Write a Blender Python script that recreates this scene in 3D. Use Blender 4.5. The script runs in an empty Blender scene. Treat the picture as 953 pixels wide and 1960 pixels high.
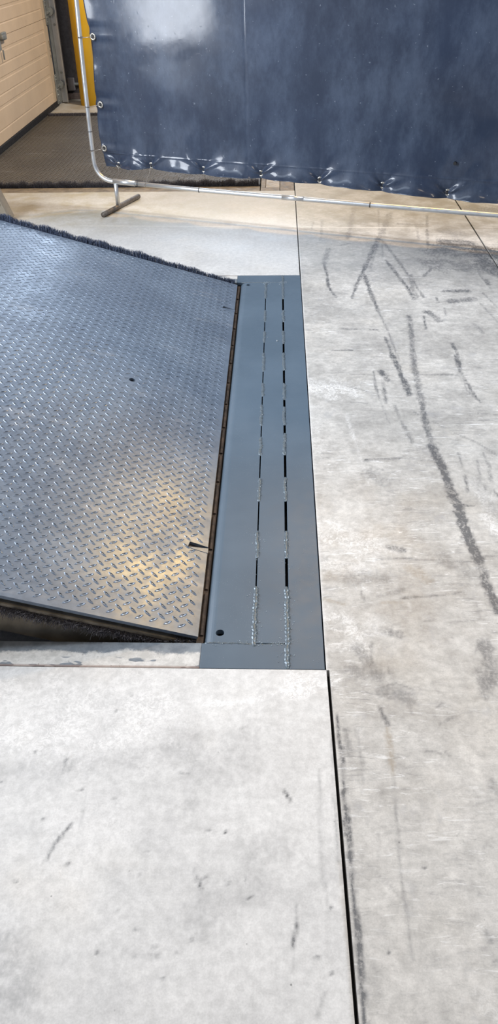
import bpy, bmesh, math, random
import numpy as np
from mathutils import Vector, Matrix
random.seed(7); RNG = np.random.default_rng(7)
S = bpy.context.scene; COL = S.collection
PI = math.pi
S.view_settings.view_transform = 'Standard'; S.view_settings.look = 'None'
S.view_settings.gamma = 1.0; S.view_settings.use_curve_mapping = False
S.view_settings.exposure = 0.0

# ---------------------------------------------------------------- helpers
def link(name, me, mat=None, parent=None, smooth=False):
    o = bpy.data.objects.new(name, me); COL.objects.link(o)
    if mat: me.materials.append(mat)
    if parent: o.parent = parent
    if smooth:
        me.polygons.foreach_set('use_smooth', [True] * len(me.polygons))
    return o
def mesh(verts, faces):
    me = bpy.data.meshes.new('m'); me.from_pydata([tuple(v) for v in verts], [], [tuple(f) for f in faces]); me.update(); return me
def from_bm(bm):
    bmesh.ops.recalc_face_normals(bm, faces=bm.faces)
    me = bpy.data.meshes.new('m'); bm.to_mesh(me); bm.free(); return me
def thing(name, label, cat, loc=(0, 0, 0), group=None):
    o = bpy.data.objects.new(name, None); COL.objects.link(o); o.location = loc
    o.empty_display_size = .1
    o['label'] = label; o['category'] = cat
    if group: o['group'] = group
    return o
def tag(o, label, cat, group=None):
    o['label'] = label; o['category'] = cat
    if group: o['group'] = group
    return o
def struct(o): o['kind'] = 'structure'; return o
def part(name, me, mat, root, smooth=False, label=None):
    """mesh given in world coordinates, parented without moving it"""
    me.transform(Matrix.Translation(-Vector(root.matrix_basis.translation)) if not root.get('_m') else Matrix.Identity(4))
    o = link(name, me, mat, root, smooth)
    if label: o['label'] = label
    return o
def box(bm, x0, x1, y0, y1, z0, z1, bev=0, mtx=None, seg=2):
    r = bmesh.ops.create_cube(bm, size=1)['verts']
    for v in r:
        v.co = Vector(((x0 + x1) / 2 + v.co.x * (x1 - x0), (y0 + y1) / 2 + v.co.y * (y1 - y0), (z0 + z1) / 2 + v.co.z * (z1 - z0)))
    if bev:
        es = list({e for v in r for e in v.link_edges})
        r = bmesh.ops.bevel(bm, geom=es, offset=bev, segments=seg, affect='EDGES', profile=.5)['verts']
    if mtx: bmesh.ops.transform(bm, matrix=mtx, verts=list({v for v in r}))
    return r
def boxm(*a, **k):
    bm = bmesh.new(); box(bm, *a, **k); return from_bm(bm)
def tube(bm, pts, r, n=12, caps=True, rf=None):
    pts = [Vector(p) for p in pts]; rings = []
    up = Vector((0, 0, 1)); t0 = (pts[1] - pts[0]).normalized()
    if abs(t0.dot(up)) > .9: up = Vector((1, 0, 0))
    a = (up - t0 * up.dot(t0)).normalized()
    for i, p in enumerate(pts):
        t = (pts[min(i + 1, len(pts) - 1)] - pts[max(i - 1, 0)]).normalized()
        a = (a - t * a.dot(t)).normalized(); b = t.cross(a)
        rr = rf(i) if rf else r
        rings.append([bm.verts.new(p + (a * math.cos(2 * PI * k / n) + b * math.sin(2 * PI * k / n)) * rr) for k in range(n)])
    for i in range(len(rings) - 1):
        for k in range(n):
            bm.faces.new((rings[i][k], rings[i][(k + 1) % n], rings[i + 1][(k + 1) % n], rings[i + 1][k]))
    if caps: bm.faces.new(rings[0]); bm.faces.new(rings[-1])
def tubem(pts, r, n=12, **k):
    bm = bmesh.new(); tube(bm, pts, r, n, **k); return from_bm(bm)
def prism(bm, poly, z0, z1):
    """poly of (x,y) counter-clockwise"""
    lo = [bm.verts.new((x, y, z0)) for x, y in poly]; hi = [bm.verts.new((x, y, z1)) for x, y in poly]
    bm.faces.new(hi); bm.faces.new(lo[::-1]); n = len(poly)
    for i in range(n): bm.faces.new((lo[i], lo[(i + 1) % n], hi[(i + 1) % n], hi[i]))
def boolean_cut(me, cutter):
    a = bpy.data.objects.new('a', me); b = bpy.data.objects.new('b', cutter)
    COL.objects.link(a); COL.objects.link(b)
    m = a.modifiers.new('x', 'BOOLEAN'); m.operation = 'DIFFERENCE'; m.object = b; m.solver = 'EXACT'
    dg = bpy.context.evaluated_depsgraph_get(); dg.update()
    out = bpy.data.meshes.new_from_object(a.evaluated_get(dg))
    bpy.data.objects.remove(a); bpy.data.objects.remove(b)
    return out

# ---------------------------------------------------------------- materials
class NT:
    def __init__(s, name):
        s.m = bpy.data.materials.new(name); s.m.use_nodes = True; s.t = s.m.node_tree; s.n = s.t.nodes
        s.b = s.n['Principled BSDF']; s.co = s.n.new('ShaderNodeTexCoord').outputs['Object']
    def lk(s, a, b): s.t.links.new(a, b)
    def inp(s, node, i, v):
        if isinstance(v, bpy.types.NodeSocket): s.lk(v, node.inputs[i])
        elif v is not None: node.inputs[i].default_value = v
    def math(s, op, a, b=None, c=None, clamp=False):
        n = s.n.new('ShaderNodeMath'); n.operation = op; n.use_clamp = clamp
        s.inp(n, 0, a); s.inp(n, 1, b); s.inp(n, 2, c); return n.outputs[0]
    def noise(s, scale, detail=4, rough=.55, stretch=(1, 1, 1), off=(0, 0, 0), rot=(0, 0, 0), dist=0):
        mp = s.n.new('ShaderNodeMapping'); s.lk(s.co, mp.inputs[0]); mp.inputs['Scale'].default_value = stretch
        mp.inputs['Location'].default_value = off; mp.inputs['Rotation'].default_value = rot
        n = s.n.new('ShaderNodeTexNoise'); s.lk(mp.outputs[0], n.inputs['Vector'])
        n.inputs['Scale'].default_value = scale; n.inputs['Detail'].default_value = detail; n.inputs['Roughness'].default_value = rough
        n.inputs['Distortion'].default_value = dist
        return n.outputs['Fac']
    def ramp(s, v, a, b, lo=0., hi=1.):
        n = s.n.new('ShaderNodeMapRange'); n.interpolation_type = 'SMOOTHSTEP'
        s.inp(n, 0, v); n.inputs[1].default_value = a; n.inputs[2].default_value = b; n.inputs[3].default_value = lo; n.inputs[4].default_value = hi
        return n.outputs[0]
    def mix(s, f, a, b, mode='MIX'):
        n = s.n.new('ShaderNodeMix'); n.data_type = 'RGBA'; n.blend_type = mode
        s.inp(n, 0, f)
        for i, v in ((6, a), (7, b)):
            if isinstance(v, tuple): v = (*v, 1) if len(v) == 3 else v
            s.inp(n, i, v)
        return n.outputs[2]
    def xyz(s):
        n = s.n.new('ShaderNodeSeparateXYZ'); s.lk(s.co, n.inputs[0]); return n.outputs
    def bump(s, h, strength=.3, dist=.002):
        n = s.n.new('ShaderNodeBump'); n.inputs['Strength'].default_value = strength; n.inputs['Distance'].default_value = dist
        s.lk(h, n.inputs['Height']); s.lk(n.outputs[0], s.b.inputs['Normal'])
    def set(s, color=None, rough=None, metal=None, spec=None):
        for k, v in (('Base Color', color), ('Roughness', rough), ('Metallic', metal), ('Specular IOR Level', spec)):
            if v is None: continue
            if isinstance(v, tuple): v = (*v, 1)
            s.inp(s.b, k, v)
        return s

def simple(name, c, rough=.5, metal=0., var=.15, scale=20, bump=.0, bscale=200, spec=None):
    n = NT(name); f = n.noise(scale, 5, .6)
    dark = tuple(x * (1 - var) for x in c); light = tuple(min(1, x * (1 + var)) for x in c)
    n.set(n.mix(n.ramp(f, .3, .7), dark, light), n.ramp(n.noise(scale * 2.3, 3), .3, .7, rough * .85, min(1, rough * 1.15)), metal, spec)
    if bump: n.bump(n.noise(bscale, 4), bump)
    return n.m

def mat_concrete():
    n = NT('concrete'); x, y, z = n.xyz()
    big = n.noise(1.7, 5, .6); mid = n.noise(7, 6, .65, off=(3, 1, 0)); fine = n.noise(60, 6, .7); vf = n.noise(320, 3, .6)
    aisle = n.ramp(x, .112, .122)
    tone = n.math('ADD', n.math('MULTIPLY', big, .5), n.math('MULTIPLY', mid, .5))
    smooth_c = n.mix(n.ramp(tone, .36, .62), (.52, .515, .508), (.63, .622, .61))
    aisle_c = n.mix(n.ramp(tone, .36, .64), (.36, .348, .33), (.56, .542, .515))
    c = n.mix(aisle, smooth_c, aisle_c)
    c = n.mix(n.ramp(n.noise(2.4, 4, .6, off=(9, 4, 0)), .5, .75, 0, .35), c, (.58, .535, .47))
    # fine grain
    g = n.ramp(fine, .3, .7, .86, 1.07); c = n.mix(1., c, n.comb(g), 'MULTIPLY')
    mo = n.noise(24, 9, .72, off=(7, 3, 0)); c = n.mix(1., c, n.comb(n.mix3(aisle, n.ramp(mo, .32, .68, .955, 1.035), n.ramp(mo, .32, .68, .84, 1.10))), 'MULTIPLY')
    mo2 = n.noise(95, 8, .8, stretch=(.6, 1.4, 1), off=(1, 3, 0), dist=.6); c = n.mix(n.math('MULTIPLY', n.ramp(mo2, .54, .66), n.ramp(aisle, 0, 1, .12, .42)), c, (.24, .235, .225))
    g = n.ramp(vf, .25, .75, .94, 1.05); c = n.mix(1., c, n.comb(g), 'MULTIPLY')
    # worn short scratches running across the aisle
    sc = n.noise(38, 5, .75, stretch=(.35, 1.8, 1), rot=(0, 0, .18), dist=.8)
    sc2 = n.noise(70, 4, .7, stretch=(.25, 1.5, 1), rot=(0, 0, -.25), off=(5, 2, 0), dist=1.2)
    patch = n.ramp(n.noise(3.1, 4, .6, off=(1, 7, 0)), .38, .62)
    w = n.math('MULTIPLY', n.math('MULTIPLY', n.ramp(sc, .53, .68), .62), n.math('MULTIPLY', patch, aisle))
    c = n.mix(w, c, (.20, .20, .20))
    w = n.math('MULTIPLY', n.math('MULTIPLY', n.ramp(sc2, .56, .68), .6), n.math('MULTIPLY', patch, aisle))
    c = n.mix(w, c, (.80, .80, .80))
    w = n.math('MULTIPLY', n.ramp(n.noise(9, 6, .75, stretch=(1.6, 1, 1), off=(2, 2, 0)), .55, .72), n.ramp(aisle, 0, 1, .2, .5))
    c = n.mix(w, c, (.33, .33, .34))
    # specks
    vo = n.n.new('ShaderNodeTexVoronoi'); n.lk(n.co, vo.inputs['Vector']); vo.inputs['Scale'].default_value = 30
    sp = n.math('MULTIPLY', n.ramp(vo.outputs['Distance'], .03, .075, 1, 0), n.ramp(n.noise(23, 2, .5, off=(4, 4, 0)), .56, .62))
    c = n.mix(n.math('MULTIPLY', sp, .75), c, (.12, .12, .12))
    # marks placed on the slab
    at = n.n.new('ShaderNodeAttribute'); at.attribute_name = 'marks'
    sep = n.n.new('ShaderNodeSeparateColor'); n.lk(at.outputs['Color'], sep.inputs[0]); R_, G_, B_ = sep.outputs[0], sep.outputs[1], sep.outputs[2]
    brk = n.math('MULTIPLY', n.ramp(n.noise(45, 6, .75, stretch=(1.6, .7, 1)), .34, .56, .42, 1.2), n.ramp(n.noise(160, 4, .7), .3, .55, .45, 1.1))
    chip = n.noise(75, 6, .8, dist=1.5)
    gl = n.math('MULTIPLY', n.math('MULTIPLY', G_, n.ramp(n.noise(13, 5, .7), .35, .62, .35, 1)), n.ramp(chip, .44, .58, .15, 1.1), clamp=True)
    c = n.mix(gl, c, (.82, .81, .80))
    c = n.mix(n.math('MULTIPLY', n.math('MULTIPLY', G_, n.ramp(n.noise(110, 5, .8, dist=1, off=(8, 0, 0)), .58, .68)), .7), c, (.42, .38, .34))
    c = n.mix(n.math('MULTIPLY', n.math('MULTIPLY', B_, brk), .9, clamp=True), c, (.27, .225, .17))
    rr = n.math('MULTIPLY', n.math('MULTIPLY', n.math('MULTIPLY', R_, brk), n.ramp(n.noise(19, 8, .75, off=(3, 9, 0), dist=.5), .36, .54, .45, 1.1)), 1.3, clamp=True)
    c = n.mix(n.math('MULTIPLY', rr, .93), c, (.085, .088, .095))
    # thin saw cut across the slab behind the plate
    sl = n.math('ABSOLUTE', n.math('SUBTRACT', y, n.math('MULTIPLY_ADD', x, -.043, 4.257)))
    m = n.math('MULTIPLY', n.ramp(sl, .002, .0055, 1, 0), n.math('MULTIPLY', n.ramp(x, -1.15, -.9), .7))
    c = n.mix(n.math('MULTIPLY', m, n.ramp(x, .8, .9, 1, 0)), c, (.85, .83, .78))
    c = n.mix(n.math('MULTIPLY', m, n.ramp(x, .8, .9, 0, 1)), c, (.15, .13, .10))
    # dirty edge by the door, with the lamp's warm light tinted into it
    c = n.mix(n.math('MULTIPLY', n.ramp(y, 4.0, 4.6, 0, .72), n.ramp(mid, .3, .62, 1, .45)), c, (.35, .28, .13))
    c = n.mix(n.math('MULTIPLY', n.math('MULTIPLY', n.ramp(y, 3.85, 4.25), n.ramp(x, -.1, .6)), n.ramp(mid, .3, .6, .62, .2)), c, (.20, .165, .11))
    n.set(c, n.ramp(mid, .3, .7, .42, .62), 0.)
    h = n.math('ADD', n.math('MULTIPLY', chip, n.math('MULTIPLY', G_, 1.2)), n.math('MULTIPLY', fine, .35))
    n.bump(h, .35, .0015)
    return n.m
def comb(s, g):
    c = s.n.new('ShaderNodeCombineColor'); [s.lk(g, c.inputs[i]) for i in range(3)]; return c.outputs[0]
NT.comb = comb
def mix3(s, f, a, b): return s.math('ADD', s.math('MULTIPLY', a, s.math('SUBTRACT', 1., f)), s.math('MULTIPLY', b, f))
NT.mix3 = mix3

def mat_deck(name, c0, c1, wear=True, metal=.6, rough=.36):
    n = NT(name)
    f = n.noise(2.6, 5, .6); f2 = n.noise(55, 4, .7)
    c = n.mix(n.ramp(f, .35, .65), c0, c1)
    c = n.mix(1., c, n.comb(n.ramp(f2, .3, .7, .88, 1.08)), 'MULTIPLY')
    st = n.noise(16, 4, .6, stretch=(.12, 1, 1), rot=(0, 0, .9))
    c = n.mix(n.ramp(st, .6, .72, 0, .22), c, (.42, .43, .45))
    r = n.ramp(n.noise(9, 5, .7), .3, .7, rough - .06, rough + .1)
    n.set(c, r, metal); n.bump(n.noise(240, 3), .12, .0006)
    return n.m

def mat_chipped():
    """curb angle: grey paint worn off to pale filler along its outer half"""
    n = NT('chipped_paint'); x, y, z = n.xyz()
    near = n.math('ABSOLUTE', n.math('SUBTRACT', y, 2.344))       # 1.19 outside .. 1.115 at the pit edge
    e = n.math('ADD', near, n.math('MULTIPLY', n.math('SUBTRACT', n.noise(11, 6, .75), .5), .055))
    pale = n.ramp(e, 1.142, 1.152)
    isl = n.math('MULTIPLY', n.ramp(n.noise(9, 3, .5, stretch=(1, 2.2, 1), off=(.63, 0, 0)), .55, .57), n.ramp(near, 1.160, 1.168))
    pale = n.math('MULTIPLY', pale, n.math('SUBTRACT', 1., isl))
    pale = n.math('MULTIPLY', pale, n.ramp(x, -.168, -.164, 1, 0))
    g = n.mix(n.ramp(n.noise(30, 5, .7), .3, .7), (.115, .135, .16), (.20, .225, .25))
    w = n.mix(n.ramp(n.noise(40, 5, .7), .35, .65), (.44, .43, .41), (.60, .585, .56))
    c = n.mix(pale, g, w)
    c = n.mix(n.math('MULTIPLY', n.ramp(n.noise(90, 5, .7, dist=1), .62, .68), .8), c, (.16, .14, .13))
    c = n.mix(n.math('MULTIPLY', n.ramp(near, 1.185, 1.190), .6), c, (.22, .13, .09))
    n.set(c, .55, 0.); n.bump(n.noise(90, 5, .7), .4, .001); return n.m

def mat_frame_paint():
    n = NT('slate_grey_paint')
    f = n.noise(3, 4); c = n.mix(n.ramp(f, .3, .7), (.074, .106, .142), (.090, .126, .166))
    sp = n.noise(420, 2, .5); area = n.ramp(n.noise(6, 5, .7, off=(3, 0, 0)), .48, .62)
    c = n.mix(n.math('MULTIPLY', n.math('MULTIPLY', n.ramp(sp, .68, .73), area), .6), c, (.50, .53, .54))
    n.set(c, n.ramp(n.noise(25, 4), .3, .7, .40, .50), 0.0, .45); n.bump(n.noise(300, 3), .05, .0005); return n.m

def mat_vinyl():
    n = NT('blue_vinyl')
    c = n.mix(n.ramp(n.noise(2, 4), .3, .7), (.006, .014, .036), (.010, .021, .050))
    dust = n.ramp(n.noise(5, 6, .75, stretch=(1, 1, .5)), .35, .8, .02, .26); c = n.mix(dust, c, (.20, .26, .36))
    sp = n.math('MULTIPLY', n.ramp(n.noise(70, 2, .5), .715, .75), .22); c = n.mix(sp, c, (.40, .45, .52))
    n.set(c, n.ramp(n.noise(7, 6, .7), .3, .7, .45, .58), 0., .35); n.b.inputs['Coat Weight'].default_value = .5; n.b.inputs['Coat IOR'].default_value = 1.5; n.inp(n.b, 'Coat Roughness', n.ramp(n.noise(6, 6, .7), .3, .7, .06, .16))
    h = n.math('ADD', n.math('MULTIPLY', n.noise(14, 3, .5), .6), n.math('MULTIPLY', n.ramp(n.noise(60, 3, .6), .62, .75), .30)); n.bump(h, .12, .003); n.lk(n.b.inputs['Normal'].links[0].from_socket, n.b.inputs['Coat Normal'])
    return n.m

M = dict(
    concrete=mat_concrete(),
    deck=mat_deck('dark_steel_deck', (.145, .182, .240), (.19, .235, .30), metal=.32, rough=.32),
    deck_far=mat_deck('brown_grey_steel_deck', (.07, .06, .047), (.095, .083, .065), metal=.1, rough=.55),
    paint=mat_frame_paint(), chipped=mat_chipped(), vinyl=mat_vinyl(),
    weld=simple('painted_weld', (.12, .15, .175), .30, .2, .2, 150, .3, 300),
    spatter=simple('bare_spatter', (.36, .41, .44), .35, .3, .2),
    black=simple('black_steel', (.012, .012, .013), .6, 0, .2),
    rust=simple('rusty_brown_steel', (.045, .029, .019), .75, .1, .6, 45, .5),
    flange=simple('tan_dusty_steel', (.30, .26, .20), .5, .2, .3, 30),
    skirt=simple('brown_primer_steel', (.34, .28, .20), .55, .1, .3, 12),
    bristle=simple('black_bristle', (.11, .105, .115), .5, 0, .8, 300),
    bristle_far=simple('blue_black_bristle', (.055, .070, .11), .45, 0, .8, 200),
    rubber=simple('black_rubber', (.008, .008, .009), .75),
    joint=simple('joint_seal', (.006, .006, .006), .8),
    galv=simple('galvanized_steel', (.60, .62, .64), .38, .8, .05, 12),
    footpipe=simple('dull_brown_steel', (.16, .14, .12), .5, .5, .3, 60),
    wire=simple('tie_wire', (.35, .32, .29), .4, .6),
    band=simple('dark_band', (.09, .09, .09), .5, .3),
    brass=simple('dull_grommet_metal', (.40, .38, .34), .38, .7, .15),
    door=simple('beige_door_panel', (.60, .47, .33), .45, 0, .05, 4),
    stile=simple('beige_door_stile', (.50, .40, .28), .5, 0, .08, 6),
    track=simple('track_steel', (.30, .32, .31), .4, .6, .25, 15),
    wall=simple('dark_brown_wall', (.035, .030, .030), .8, 0, .2, 30, .3, 100),
    pier=simple('dark_grey_pier', (.045, .040, .042), .8, 0, .2, 30, .3, 100),
    base=simple('brown_base_course', (.13, .095, .08), .8, 0, .3, 30),
    yellow=simple('yellow_bollard_paint', (.78, .46, .02), .40, 0, .06, 5),
    grey=simple('grey_box', (.24, .22, .22), .5, .2),
    post=simple('beige_grey_painted_steel', (.33, .285, .22), .5, .1, .15, 10),
    brownframe=simple('brown_grey_frame', (.20, .155, .10), .6, .1, .35, 18),
)

# ---------------------------------------------------------------- geometry constants (metres)
NX, SX1, SX2, FX = -.162, -.0455, .030, .1105       # nose edge, two slots, back edge of the rear plate
PY0, PY1 = 1.226, 3.448                              # pit mouth
FY0, FY1 = 1.1515, 3.5365                            # outer edges of the embedded frame
WX = -2.05                                           # face of the dock wall
DY = 3.875                                           # second dock position is this much further along the wall

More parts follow.
